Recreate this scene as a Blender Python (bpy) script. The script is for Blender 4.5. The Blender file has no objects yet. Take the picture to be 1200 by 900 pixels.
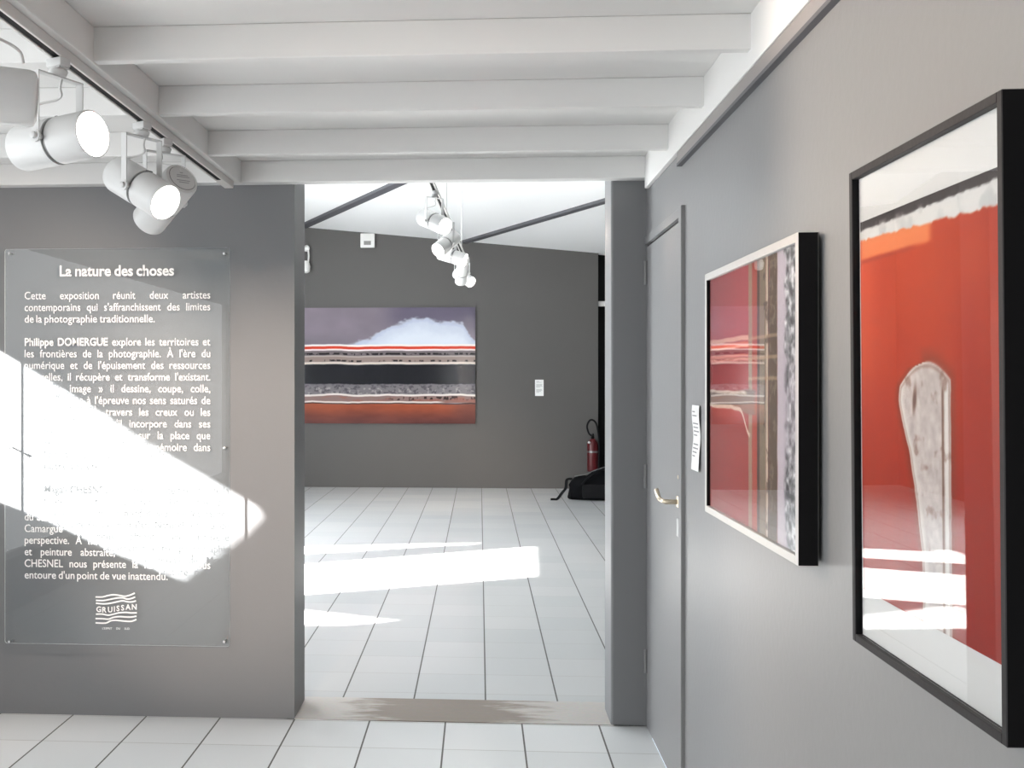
import bpy, bmesh, math, random
import numpy as np
from mathutils import Vector, Matrix

S = bpy.context.scene
COL = S.collection
random.seed(4)

# ------------------------------------------------------------------ camera, sky, sun, daylight, exposure
F, CX, CY = 1263.0, 482.0, 443.0          # focal length and principal point in pixels of a 1200x900 frame
TAN = 80.0 / F                            # the camera is turned 3.6 degrees to the left of the room's axis
CA = 1 / math.sqrt(1 + TAN * TAN); SA = TAN * CA
EYE = 1.5
cam = bpy.data.cameras.new('camera'); camo = bpy.data.objects.new('camera', cam); COL.objects.link(camo)
cam.sensor_width = 36; cam.lens = F / 1200 * 36
cam.shift_x = (600 - CX) / 1200; cam.shift_y = -(450 - CY) / 1200
cam.clip_start = 0.02
camo.location = (0, 0, EYE); camo.rotation_euler = (math.pi / 2, 0, math.atan(TAN))
S.camera = camo

S.view_settings.view_transform = 'Standard'; S.view_settings.look = 'None'
S.view_settings.gamma = 1; S.view_settings.use_curve_mapping = False
S.view_settings.exposure = 0.1

W = bpy.data.worlds.new('sky'); S.world = W; W.use_nodes = True
W.node_tree.nodes['Background'].inputs[0].default_value = (0.78, 0.88, 1, 1)
W.node_tree.nodes['Background'].inputs[1].default_value = 1.5

SUN = Vector((1.0, 0.455, -0.485))        # direction the sunlight travels
sl = bpy.data.lights.new('sun', 'SUN'); sl.energy = 100; sl.angle = math.radians(0.9); sl.color = (1, 0.97, 0.93)
so = bpy.data.objects.new('sun', sl); COL.objects.link(so)
so.rotation_euler = SUN.to_track_quat('-Z', 'Y').to_euler(); so.location = (-8, -2, 8)

def daylight(name, loc, dirv, sx, sy, power, color=(0.92, 0.97, 1)):
    l = bpy.data.lights.new(name, 'AREA'); l.shape = 'RECTANGLE'; l.size = sx; l.size_y = sy; l.energy = power; l.color = color
    o = bpy.data.objects.new(name, l); COL.objects.link(o); o.location = loc
    o.rotation_euler = Vector(dirv).to_track_quat('-Z', 'Z').to_euler()
    return o
# skylight that enters the far room through its glass door; its blind is an added fill; the front room's glowing windows are added too
daylight('daylight_far_door', (-4.3, 6.9, 1.15), (1, 0, 0), 1.3, 2.1, 150)
daylight('daylight_far_blind', (-4.13, 9.95, 1.9), (1, 0, 0), 2.9, 2.0, 290)  # area lamp added to brighten the far room and its ceiling

# ------------------------------------------------------------------ pixel -> place in the room
def ray(u, v):
    a = (u - CX) / F; b = (CY - v) / F
    return Vector((a * CA - SA, a * SA + CA, b))
def onX(u, v, X): d = ray(u, v); k = X / d.x; return Vector((X, d.y * k, EYE + d.z * k))
def onY(u, v, Y): d = ray(u, v); k = Y / d.y; return Vector((d.x * k, Y, EYE + d.z * k))
def onZ(u, v, z): d = ray(u, v); k = (z - EYE) / d.z; return Vector((d.x * k, d.y * k, z))

# ------------------------------------------------------------------ materials
def srgb(r, g, b):
    return tuple((c / 255 / 12.92 if c / 255 <= 0.04045 else ((c / 255 + 0.055) / 1.055) ** 2.4) for c in (r, g, b)) + (1,)
def mat(name, color, rough=0.5, metal=0.0, spec=0.5, bump=0.0, bscale=60.0, vary=0.0):
    m = bpy.data.materials.new(name); m.use_nodes = True; nt = m.node_tree; b = nt.nodes['Principled BSDF']
    b.inputs['Base Color'].default_value = color if len(color) == 4 else tuple(color) + (1,)
    b.inputs['Roughness'].default_value = rough; b.inputs['Metallic'].default_value = metal
    b.inputs['Specular IOR Level'].default_value = spec
    if bump or vary:
        tc = nt.nodes.new('ShaderNodeTexCoord'); n = nt.nodes.new('ShaderNodeTexNoise')
        n.inputs['Scale'].default_value = bscale; n.inputs['Detail'].default_value = 4
        nt.links.new(tc.outputs['Object'], n.inputs['Vector'])
        if bump:
            bp = nt.nodes.new('ShaderNodeBump'); bp.inputs['Strength'].default_value = bump; bp.inputs['Distance'].default_value = 0.004
            nt.links.new(n.outputs['Fac'], bp.inputs['Height']); nt.links.new(bp.outputs['Normal'], b.inputs['Normal'])
        if vary:
            n2 = nt.nodes.new('ShaderNodeTexNoise'); n2.inputs['Scale'].default_value = 2.2; n2.inputs['Detail'].default_value = 5
            nt.links.new(tc.outputs['Object'], n2.inputs['Vector'])
            mx = nt.nodes.new('ShaderNodeMix'); mx.data_type = 'RGBA'
            c = b.inputs['Base Color'].default_value[:]
            mx.inputs[6].default_value = tuple(x * (1 - vary) for x in c[:3]) + (1,)
            mx.inputs[7].default_value = tuple(min(1, x * (1 + vary)) for x in c[:3]) + (1,)
            nt.links.new(n2.outputs['Fac'], mx.inputs[0]); nt.links.new(mx.outputs[2], b.inputs['Base Color'])
    return m
def emit(name, color, s):
    m = bpy.data.materials.new(name); m.use_nodes = True; nt = m.node_tree; nt.nodes.clear()
    e = nt.nodes.new('ShaderNodeEmission'); o = nt.nodes.new('ShaderNodeOutputMaterial')
    e.inputs[0].default_value = tuple(color) + (1,); e.inputs[1].default_value = s
    nt.links.new(e.outputs[0], o.inputs[0]); return m
def clear(name, tint=(1, 1, 1), ior=1.5, rough=0.0):
    m = bpy.data.materials.new(name); m.use_nodes = True; nt = m.node_tree; nt.nodes.clear()
    t = nt.nodes.new('ShaderNodeBsdfTransparent'); g = nt.nodes.new('ShaderNodeBsdfGlossy'); lw = nt.nodes.new('ShaderNodeLayerWeight')
    lw.inputs['Blend'].default_value = 0.5
    f0 = ((ior - 1) / (ior + 1)) ** 2
    pw = nt.nodes.new('ShaderNodeMath'); pw.operation = 'POWER'; pw.inputs[1].default_value = 5; nt.links.new(lw.outputs['Facing'], pw.inputs[0])
    f = nt.nodes.new('ShaderNodeMath'); f.operation = 'MULTIPLY_ADD'; f.inputs[1].default_value = 1 - f0; f.inputs[2].default_value = f0; nt.links.new(pw.outputs[0], f.inputs[0])
    mx = nt.nodes.new('ShaderNodeMixShader'); o = nt.nodes.new('ShaderNodeOutputMaterial')
    t.inputs[0].default_value = tuple(tint) + (1,); g.inputs['Roughness'].default_value = rough
    nt.links.new(f.outputs[0], mx.inputs[0]); nt.links.new(t.outputs[0], mx.inputs[1]); nt.links.new(g.outputs[0], mx.inputs[2])
    nt.links.new(mx.outputs[0], o.inputs[0]); return m
def tiles(name, x0, y0, T, k=1.0):
    """white glazed square tiles, wide dark joints along the room and fine pale joints across it"""
    m = bpy.data.materials.new(name); m.use_nodes = True; nt = m.node_tree; L = nt.links; b = nt.nodes['Principled BSDF']
    tc = nt.nodes.new('ShaderNodeTexCoord'); sp = nt.nodes.new('ShaderNodeSeparateXYZ'); L.new(tc.outputs['Object'], sp.inputs[0])
    def mth(op, a, bb=None):
        n = nt.nodes.new('ShaderNodeMath'); n.operation = op
        for i, x in enumerate((a, bb)):
            if x is None: continue
            if isinstance(x, (int, float)): n.inputs[i].default_value = x
            else: L.new(x, n.inputs[i])
        return n.outputs[0]
    def joint(axis, o, w):
        f = mth('FRACT', mth('DIVIDE', mth('SUBTRACT', sp.outputs[axis], o), T))
        d = mth('MULTIPLY', mth('MINIMUM', f, mth('SUBTRACT', 1.0, f)), T)
        return mth('LESS_THAN', d, w)
    jx = joint(0, x0, 0.0036); jy = joint(1, y0, 0.0022)
    def cell(axis, o): return mth('FLOOR', mth('DIVIDE', mth('SUBTRACT', sp.outputs[axis], o), T))
    cb = nt.nodes.new('ShaderNodeCombineXYZ'); L.new(cell(0, x0), cb.inputs[0]); L.new(cell(1, y0), cb.inputs[1])
    wn = nt.nodes.new('ShaderNodeTexWhiteNoise'); L.new(cb.outputs[0], wn.inputs[0])
    def mix(f, a, bb):
        n = nt.nodes.new('ShaderNodeMix'); n.data_type = 'RGBA'; L.new(f, n.inputs[0])
        for i, x in ((6, a), (7, bb)):
            if isinstance(x, tuple): n.inputs[i].default_value = x
            else: L.new(x, n.inputs[i])
        return n.outputs[2]
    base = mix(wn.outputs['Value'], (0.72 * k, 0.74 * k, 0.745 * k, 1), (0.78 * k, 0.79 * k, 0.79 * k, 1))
    c = mix(jy, base, (0.36, 0.35, 0.34, 1)); c = mix(jx, c, (0.10, 0.095, 0.09, 1))
    L.new(c, b.inputs['Base Color'])
    r = mth('ADD', mth('MULTIPLY', mth('MAXIMUM', jx, jy), 0.6), 0.2); L.new(r, b.inputs['Roughness'])
    ns = nt.nodes.new('ShaderNodeTexNoise'); ns.inputs['Scale'].default_value = 9; L.new(tc.outputs['Object'], ns.inputs['Vector'])
    h = mth('SUBTRACT', mth('MULTIPLY', ns.outputs['Fac'], 0.25), mth('MAXIMUM', jx, jy))
    bp = nt.nodes.new('ShaderNodeBump'); bp.inputs['Strength'].default_value = 0.35; bp.inputs['Distance'].default_value = 0.002
    L.new(h, bp.inputs['Height']); L.new(bp.outputs['Normal'], b.inputs['Normal'])
    return m
def painted(name, rough=0.4, spec=0.4):
    m = bpy.data.materials.new(name); m.use_nodes = True; nt = m.node_tree; b = nt.nodes['Principled BSDF']
    a = nt.nodes.new('ShaderNodeAttribute'); a.attribute_name = 'pigment'
    nt.links.new(a.outputs['Color'], b.inputs['Base Color']); b.inputs['Roughness'].default_value = rough
    b.inputs['Specular IOR Level'].default_value = spec
    return m

M = {}
M['grey'] = mat('grey_wall_paint', (0.185, 0.186, 0.192), 0.5, spec=0.35, bump=0.12, bscale=45, vary=0.03)
M['grey_right'] = mat('grey_right_wall_paint', (0.205, 0.204, 0.206), 0.42, spec=0.4, bump=0.12, bscale=45, vary=0.03)
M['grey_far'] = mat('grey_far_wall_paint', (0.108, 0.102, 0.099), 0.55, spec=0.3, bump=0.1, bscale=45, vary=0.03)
M['white'] = mat('white_ceiling_paint', (0.745, 0.738, 0.725), 0.6, spec=0.3, bump=0.06, bscale=25, vary=0.015)
M['white_far'] = mat('white_plaster', (0.90, 0.905, 0.905), 0.7, spec=0.2)
M['rail'] = mat('taupe_rail', (0.26, 0.24, 0.23), 0.45)
M['dark'] = mat('dark_gap', (0.015, 0.015, 0.016), 0.7, spec=0.2)
M['strip'] = mat('anthracite_strip', (0.09, 0.09, 0.10), 0.6)
M['tile_front'] = tiles('front_tiles', -0.1485, 4.353, 0.3315)
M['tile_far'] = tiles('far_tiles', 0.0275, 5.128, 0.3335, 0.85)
M['lamp'] = mat('lamp_white', (0.60, 0.60, 0.595), 0.38, spec=0.5)
M['trackw'] = mat('track_white', (0.66, 0.64, 0.62), 0.4)
M['band'] = mat('band_grey', (0.22, 0.22, 0.22), 0.4, metal=0.6)
M['cable'] = mat('cable_grey', (0.62, 0.61, 0.60), 0.5)
M['lens'] = emit('lamp_glow', (1, 0.95, 0.88), 14)
M['acrylic'] = clear('clear_acrylic', (0.965, 0.98, 0.985), 1.33, 0.0)
M['acr_edge'] = mat('acrylic_edge', (0.75, 0.78, 0.80), 0.3)
M['vinyl'] = mat('white_vinyl', (0.88, 0.88, 0.88), 0.6, spec=0.2)
M['daypane'] = emit('lit_white_window', (0.95, 0.98, 1), 3.6)
M['daypane2'] = emit('lit_rear_window', (0.95, 0.98, 1), 2.6)
M['steel'] = mat('brushed_steel', (0.55, 0.55, 0.55), 0.3, metal=1)
M['brass'] = mat('satin_brass', (0.72, 0.62, 0.48), 0.32, metal=0.85)
M['black'] = mat('black_satin', (0.006, 0.0055, 0.006), 0.6, spec=0.12)
M['blackface'] = mat('black_wood', (0.020, 0.018, 0.019), 0.55, spec=0.2, bump=0.1, bscale=90)
M['alu'] = mat('pale_aluminium', (0.50, 0.485, 0.465), 0.42, metal=0.5)
M['mat'] = mat('white_mat_board', (0.57, 0.58, 0.575), 0.8, spec=0.1)
M['glass'] = clear('picture_glass', (1, 1, 1), 1.5, 0.0)
M['print'] = painted('print_on_paper', 0.6, 0.2)
M['gloss_print'] = painted('glossy_print', 0.12, 0.5)
M['paper'] = mat('label_paper', (0.85, 0.85, 0.84), 0.7, spec=0.2)
M['ink'] = mat('label_ink', (0.30, 0.30, 0.31), 0.7, spec=0.2)
M['plastic'] = mat('white_plastic', (0.80, 0.79, 0.77), 0.4)
M['grille'] = mat('grey_grille', (0.25, 0.24, 0.23), 0.5)
M['red'] = mat('extinguisher_red', (0.085, 0.004, 0.007), 0.4)
M['nylon'] = mat('black_nylon', (0.004, 0.004, 0.005), 0.85, spec=0.08, bump=0.3, bscale=140)
M['nylon2'] = mat('charcoal_nylon', (0.008, 0.008, 0.009), 0.75, spec=0.12, bump=0.3, bscale=140)
M['rubber'] = mat('black_rubber', (0.006, 0.006, 0.007), 0.6, spec=.15)
M['frame_w'] = mat('window_frame_white', (0.75, 0.75, 0.74), 0.5)

def threshold_mat():
    m = bpy.data.materials.new('worn_threshold'); m.use_nodes = True; nt = m.node_tree; L = nt.links; b = nt.nodes['Principled BSDF']
    tc = nt.nodes.new('ShaderNodeTexCoord'); sp = nt.nodes.new('ShaderNodeSeparateXYZ'); L.new(tc.outputs['Object'], sp.inputs[0])
    mp = nt.nodes.new('ShaderNodeMapping'); mp.inputs['Scale'].default_value = (1.6, 9, 4); L.new(tc.outputs['Object'], mp.inputs[0])
    n = nt.nodes.new('ShaderNodeTexNoise'); n.inputs['Scale'].default_value = 2.4; n.inputs['Detail'].default_value = 7; n.inputs['Roughness'].default_value = 0.65
    L.new(mp.outputs[0], n.inputs['Vector'])
    # bare brown in the trodden middle, pale paint left at both ends
    a = nt.nodes.new('ShaderNodeMath'); a.operation = 'ADD'; a.inputs[1].default_value = 0.16; L.new(sp.outputs[0], a.inputs[0])
    ab = nt.nodes.new('ShaderNodeMath'); ab.operation = 'ABSOLUTE'; L.new(a.outputs[0], ab.inputs[0])
    sub = nt.nodes.new('ShaderNodeMath'); sub.operation = 'MULTIPLY_ADD'; sub.inputs[1].default_value = 1.1; L.new(ab.outputs[0], sub.inputs[0]); L.new(n.outputs['Fac'], sub.inputs[2])
    r = nt.nodes.new('ShaderNodeValToRGB'); L.new(sub.outputs[0], r.inputs[0])
    e = r.color_ramp.elements; e[0].position = 0.0; e[0].color = (0.27, 0.225, 0.195, 1); e[1].position = 1.0; e[1].color = (0.60, 0.57, 0.54, 1)
    k = e.new(0.80); k.color = (0.30, 0.25, 0.215, 1); k = e.new(0.93); k.color = (0.50, 0.46, 0.42, 1)
    n2 = nt.nodes.new('ShaderNodeTexNoise'); n2.inputs['Scale'].default_value = 30; n2.inputs['Detail'].default_value = 6; L.new(mp.outputs[0], n2.inputs['Vector'])
    mx = nt.nodes.new('ShaderNodeMix'); mx.data_type = 'RGBA'; mx.blend_type = 'MULTIPLY'; mx.inputs[0].default_value = 0.35
    L.new(r.outputs[0], mx.inputs[6]); L.new(n2.outputs['Color'], mx.inputs[7]); L.new(mx.outputs[2], b.inputs['Base Color'])
    b.inputs['Roughness'].default_value = 0.55
    return m
M['threshold'] = threshold_mat()

def translucent_white(name, share):
    m = bpy.data.materials.new(name); m.use_nodes = True; nt = m.node_tree; nt.nodes.clear()
    t = nt.nodes.new('ShaderNodeBsdfTransparent'); d = nt.nodes.new('ShaderNodeBsdfDiffuse'); mx = nt.nodes.new('ShaderNodeMixShader'); o = nt.nodes.new('ShaderNodeOutputMaterial')
    d.inputs[0].default_value = (.95, .95, .95, 1); mx.inputs[0].default_value = 1 - share
    nt.links.new(t.outputs[0], mx.inputs[1]); nt.links.new(d.outputs[0], mx.inputs[2]); nt.links.new(mx.outputs[0], o.inputs[0]); return m
M['vinyl'] = translucent_white('white_vinyl_film', 0.15)

# ------------------------------------------------------------------ mesh helpers
def link(name, bm, ms, parent=None, smooth=False, loc=None):
    if smooth:
        for f in bm.faces: f.smooth = True
    bmesh.ops.recalc_face_normals(bm, faces=bm.faces[:])
    me = bpy.data.meshes.new(name); bm.to_mesh(me); bm.free()
    for m in (ms if isinstance(ms, (list, tuple)) else [ms]): me.materials.append(m)
    o = bpy.data.objects.new(name, me); COL.objects.link(o)
    if parent is not None: o.parent = parent
    if loc is not None: o.location = loc
    if smooth:
        try: me.set_sharp_from_angle(angle=math.radians(38))
        except Exception: pass
    return o
def tag(o, label=None, cat=None, group=None, kind=None):
    if label: o['label'] = label
    if cat: o['category'] = cat
    if group: o['group'] = group
    if kind: o['kind'] = kind
    return o
def empty(name, loc, rz=0.0):
    o = bpy.data.objects.new(name, None); COL.objects.link(o); o.location = loc; o.rotation_euler = (0, 0, rz); o.empty_display_size = 0.05
    return o
def box(bm, x0, x1, y0, y1, z0, z1, mi=0, bev=0.0):
    v = [bm.verts.new((x, y, z)) for x in (x0, x1) for y in (y0, y1) for z in (z0, z1)]
    fs = [bm.faces.new([v[i] for i in q]) for q in ((0, 1, 3, 2), (4, 6, 7, 5), (0, 4, 5, 1), (2, 3, 7, 6), (0, 2, 6, 4), (1, 5, 7, 3))]
    for f in fs: f.material_index = mi
    if bev:
        es = list({e for f in fs for e in f.edges})
        bmesh.ops.bevel(bm, geom=es, offset=bev, segments=2, affect='EDGES', profile=0.5)
    return fs
def bbox(*a, bev=0.0):
    bm = bmesh.new(); box(bm, *a, bev=bev); return bm
def tube(bm, pts, r, seg=10, mi=0, cap=True):
    pts = [Vector(p) for p in pts]; rings = []
    up = None
    for i, p in enumerate(pts):
        t = (pts[min(i + 1, len(pts) - 1)] - pts[max(i - 1, 0)]).normalized()
        if up is None: up = t.orthogonal().normalized()
        up = (up - t * up.dot(t)).normalized(); w = t.cross(up)
        rr = r[i] if isinstance(r, (list, tuple)) else r
        rings.append([bm.verts.new(p + up * rr * math.cos(a) + w * rr * math.sin(a)) for a in [2 * math.pi * k / seg for k in range(seg)]])
    for a, b in zip(rings, rings[1:]):
        for k in range(seg):
            f = bm.faces.new((a[k], a[(k + 1) % seg], b[(k + 1) % seg], b[k])); f.material_index = mi
    if cap:
        for q in (rings[0], rings[-1]): bm.faces.new(q).material_index = mi
def lathe(bm, prof, seg=32, axis='x', mi=0, cap=(False, False), mtx=None):
    """prof: (along, radius) pairs"""
    rings = []
    for a, r in prof:
        ring = []
        for k in range(seg):
            t = 2 * math.pi * k / seg; c, s = r * math.cos(t), r * math.sin(t)
            p = Vector((a, c, s)) if axis == 'x' else Vector((c, s, a)) if axis == 'z' else Vector((c, a, s))
            ring.append(bm.verts.new(mtx @ p if mtx else p))
        rings.append(ring)
    for a, b in zip(rings, rings[1:]):
        for k in range(seg): bm.faces.new((a[k], a[(k + 1) % seg], b[(k + 1) % seg], b[k])).material_index = mi
    if cap[0]: bm.faces.new(rings[0]).material_index = mi
    if cap[1]: bm.faces.new(rings[-1]).material_index = mi
def smooth_path(pts, n=6):
    pts = [Vector(p) for p in pts]; out = []
    P = [pts[0]] + pts + [pts[-1]]
    for i in range(1, len(P) - 2):
        a, b, c, d = P[i - 1], P[i], P[i + 1], P[i + 2]
        for k in range(n):
            t = k / n
            out.append(0.5 * ((2 * b) + (c - a) * t + (2 * a - 5 * b + 4 * c - d) * t * t + (-a + 3 * b - 3 * c + d) * t ** 3))
    out.append(pts[-1]); return out
def struct(name, bm, m, parent=None, smooth=False):
    o = link(name, bm, m, parent, smooth)
    if parent is None: o['kind'] = 'structure'
    return o
def holed_wall(x, outer, holes):
    """a thin wall in the plane X = x with polygonal openings; polygons are (y, z) lists"""
    bm = bmesh.new()
    for poly in [outer] + holes:
        vs = [bm.verts.new((x, y, z)) for y, z in poly]
        for a, b in zip(vs, vs[1:] + vs[:1]): bm.edges.new((a, b))
    bmesh.ops.triangle_fill(bm, edges=bm.edges[:], use_beauty=True)
    def inside(p, poly):
        c = False
        for (y0, z0), (y1, z1) in zip(poly, poly[1:] + poly[:1]):
            if (z0 > p.z) != (z1 > p.z) and p.y < (y1 - y0) * (p.z - z0) / (z1 - z0) + y0: c = not c
        return c
    bad = [f for f in bm.faces if any(inside(f.calc_center_median(), h) for h in holes)]
    bmesh.ops.delete(bm, geom=bad, context='FACES_ONLY')
    return bm
def back(p, x):
    t = (p.x - x) / SUN.x; q = p - SUN * t
    return (q.y, q.z)

# ------------------------------------------------------------------ the front room: shell
XR, YP, XL, YB = 0.717, 4.695, -3.0, -4.0
ZC, ZB = 2.443, 2.35                     # ceiling boards, underside of the joists
struct('floor', bbox(XL - .1, XR, YB - .1, YP, -0.05, 0), M['tile_front'])
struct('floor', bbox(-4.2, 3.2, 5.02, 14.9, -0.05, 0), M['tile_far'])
bm = bmesh.new(); box(bm, -0.85, 0.75, YP, 5.02, -0.05, 0.004); struct('trim_1', bm, M['threshold'])
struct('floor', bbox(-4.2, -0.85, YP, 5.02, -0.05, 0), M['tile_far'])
struct('ceiling', bbox(XL - .1, XR + .12, YB - .1, YP - .005, ZC, ZC + 0.04), M['white'])
DY0, DY1, DZ = 3.880, 4.668, 2.064        # the door leaf in the right wall
bm = bmesh.new()
box(bm, XR, XR + .06, YB, DY0 - .006, 0, ZC); box(bm, XR, XR + .06, DY1, YP, 0, ZC)
box(bm, XR, XR + .06, DY0 - .006, DY1, DZ + .006, ZC); box(bm, XR + .06, XR + .12, YB, YP, 0, ZC)
struct('wall_right', bm, M['grey_right'])
struct('wall_back', bbox(XL, XR, YB - .08, YB, 0, 0.8), M['grey'])
bm = bmesh.new(); box(bm, XL, XR, YB - .08, YB, 2.3, ZC); box(bm, XL, -2.5, YB - .08, YB, 0.8, 2.3); box(bm, 0.1, XR, YB - .08, YB, 0.8, 2.3)
struct('wall_back', bm, M['grey'])
patch = [(-150, 316), (0, 412), (55, 445), (118, 483), (167, 516), (235, 556), (300, 594), (303, 604), (284, 624), (245, 654), (212, 679),
         (140, 650), (75, 619), (22, 596), (0, 588), (-150, 525)]
hole = [back(onY(u, v, YP), XL) for u, v in patch]  # unseen opening shaped to cast the sun patch on the pier
bm = holed_wall(XL, [(YB, 0), (YP, 0), (YP, ZC), (YB, ZC)], [[(-3.2, .35), (3.2, .35), (3.2, 2.4), (-3.2, 2.4)], hole])
struct('wall_left', bm, M['grey'])
bm = bmesh.new()
for y in (-3.2, 3.16): box(bm, XL - .05, XL + .02, y, y + .04, .35, 2.4)
for z in (.35, 2.36): box(bm, XL - .05, XL + .02, -3.2, 3.2, z, z + .04)
w1 = struct('window_1', bm, M['frame_w'])
struct('pane', bbox(XL - .04, XL - .02, -3.18, 3.18, .37, 2.38), M['daypane'], w1)  # unseen glowing window, added and sized to light room and acrylic
bm = bmesh.new()
for x in (-2.5, -1.25, .06): box(bm, x, x + .04, YB - .05, YB + .01, .8, 2.3)
for z in (.8, 2.26): box(bm, -2.5, .1, YB - .05, YB + .01, z, z + .04)
w2 = struct('window_2', bm, M['frame_w'])
struct('pane', bbox(-2.49, .09, YB - .04, YB - .02, .81, 2.29), M['daypane2'], w2)  # unseen rear window, its glow added for piers and beam faces

# the cross wall with its wide opening: two piers, a white header, thin wall above the header
bm = bmesh.new(); box(bm, -4.2, -0.812, YP, 4.97, 0, 4.95); struct('wall_front_left', bm, M['grey'])
bm = bmesh.new(); box(bm, 0.566, XR, YP, 4.93, 0, 4.95)
es = [e for e in bm.edges if abs(e.verts[0].co.x - .566) < 1e-4 and abs(e.verts[1].co.x - .566) < 1e-4 and abs(e.verts[0].co.z - e.verts[1].co.z) > 1]
bmesh.ops.bevel(bm, geom=es, offset=0.012, segments=3, affect='EDGES', profile=0.5)
struct('wall_front_right', bm, M['grey'])
struct('wall_front_right', bbox(XR, 3.2, YP, 4.93, 0, 4.95), M['grey'])
struct('wall_front', bbox(-4.2, 3.2, YP - .065, YP, ZC + .04, 4.95), M['grey'])
struct('trim_2', bbox(XL, XR, YP - .07, YP, ZB, ZC, bev=.003), M['white'])
# joists, the long beam that carries the track, the ledger along the right wall
for y in (-3.0, -2.4, -1.8, -1.2, -0.6, 0.0, 0.57, 1.14, 1.71, 2.285, 2.868, 3.453, 4.085):
    struct('ceiling_joist', bbox(XL, XR, y - .035, y, ZB, ZC, bev=.003), M['white'])
struct('ceiling_beam', bbox(-1.094, -1.033, YB, YP - .07, ZB - .006, ZC, bev=.003), M['white'])
struct('trim_3', bbox(XR - .018, XR, YB, YP - .07, 2.304, ZC, bev=.002), M['white'])
r_ = struct('trim_4', bbox(XR - .016, XR, YB, 3.887, 2.262, 2.302, bev=.002), M['rail'])
struct('slot', bbox(XR - .018, XR, YB, 3.885, 2.252, 2.2625), M['strip'], r_)

# ------------------------------------------------------------------ the far room: shell
YF = 14.72
def zf(x, y): return 3.575 - 0.0963 * (x + 2.40) - 0.096 * (y - YF)
bm = bmesh.new()
q = [(-4.3, 4.6), (3.3, 4.6), (3.3, 15.2), (-4.3, 15.2)]
lo = [bm.verts.new((x, y, zf(x, y))) for x, y in q]; hi = [bm.verts.new((x, y, zf(x, y) + .06)) for x, y in q]
bm.faces.new(lo); bm.faces.new(hi)
for i in range(4): bm.faces.new((lo[i], lo[(i + 1) % 4], hi[(i + 1) % 4], hi[i]))
struct('ceiling', bm, M['white_far'])
def hit_ceiling(u, v):
    d = ray(u, v); k = (3.575 - 0.0963 * 2.40 + 0.096 * YF - EYE) / (d.z + 0.0963 * d.x + 0.096 * d.y)
    return Vector((0, 0, EYE)) + d * k
def ceiling_strip(p, q2, w, n):
    d = (q2 - p); d.normalize(); s = Vector((-d.y, d.x, 0)).normalized() * w / 2; bm = bmesh.new()
    a0 = p - d * 0.0; ends = []
    t0, t1 = -20, 20
    # run the strip from the far wall to the cross wall
    ya, yb = YF - .03, 5.05
    ta, tb = (ya - p.y) / d.y, (yb - p.y) / d.y
    for t in (ta, tb):
        c = p + d * t
        for sgn in (-1, 1):
            e = c + s * sgn
            if not (-4.1 < e.x < 3.1):
                tt = ((-4.1 if e.x < -4.1 else 3.1) - c.x) / d.x; e = c + d * tt + s * sgn
            for dz in (-.035, .01): ends.append(bm.verts.new((e.x, e.y, zf(e.x, e.y) + dz)))
    for f in ((0, 2, 3, 1), (4, 5, 7, 6), (0, 1, 5, 4), (2, 6, 7, 3), (0, 4, 6, 2), (1, 3, 7, 5)): bm.faces.new([ends[i] for i in f])
    struct(n, bm, M['strip'])
ceiling_strip(hit_ceiling(357, 263), hit_ceiling(460, 216), 0.10, 'trim_5')
ceiling_strip(hit_ceiling(552, 280), hit_ceiling(708, 234), 0.075, 'trim_6')
XE = 1.602                                # the far wall ends here; a black panel stands in for the dark opening
def sloped(x0, x1, y0, y1, m, n):
    bm = bmesh.new(); fs = box(bm, x0, x1, y0, y1, 0, 1)
    for v in bm.verts:
        if v.co.z > .5: v.co.z = zf(v.co.x, v.co.y) + .03
    return struct(n, bm, m)
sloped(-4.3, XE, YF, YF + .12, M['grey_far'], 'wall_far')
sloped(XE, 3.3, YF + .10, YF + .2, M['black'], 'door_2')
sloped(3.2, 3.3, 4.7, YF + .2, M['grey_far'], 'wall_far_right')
bm = bmesh.new()                          # an added window with drawn blind, out of view, to house the fill lamp
for y in (8.46, 9.46, 10.46, 11.5): box(bm, -4.2, -4.14, y, y + .04, .85, 2.95)
for z in (.85, 2.91): box(bm, -4.2, -4.14, 8.46, 11.54, z, z + .04)
box(bm, -4.19, -4.17, 8.5, 11.5, .88, 2.92)
struct('window_3', bm, M['frame_w'])
XFL = -4.2
def stretched(pix, lefts):
    """floor patch from pixels; the two leftmost corners are drawn further towards the window wall"""
    P = [onZ(u, v, 0) for u, v in pix]
    for i, j, x in lefts:
        d = P[i] - P[j]; k = (x - P[i].x) / d.x; P[i] = P[i] + d * k
    return [back(p, XFL) for p in P]
h1 = stretched([(357, 661), (620, 641), (620, 676), (357, 697)], [(0, 1, -3.9), (3, 2, -3.9)])
h2 = stretched([(357, 640), (500, 637), (556, 636.3), (556, 638), (500, 640.5), (357, 649.5)], [(0, 1, -2.6), (5, 4, -2.6)])
h3 = stretched([(357, 715.7), (498, 732.3), (498, 734), (357, 732)], [(0, 1, -1.7), (3, 2, -1.7)])  # slit added to throw the lower sun streak on the floor
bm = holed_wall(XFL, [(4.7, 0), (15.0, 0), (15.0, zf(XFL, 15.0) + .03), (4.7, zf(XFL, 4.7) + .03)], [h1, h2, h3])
struct('wall_far_left', bm, M['grey_far'])

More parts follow.
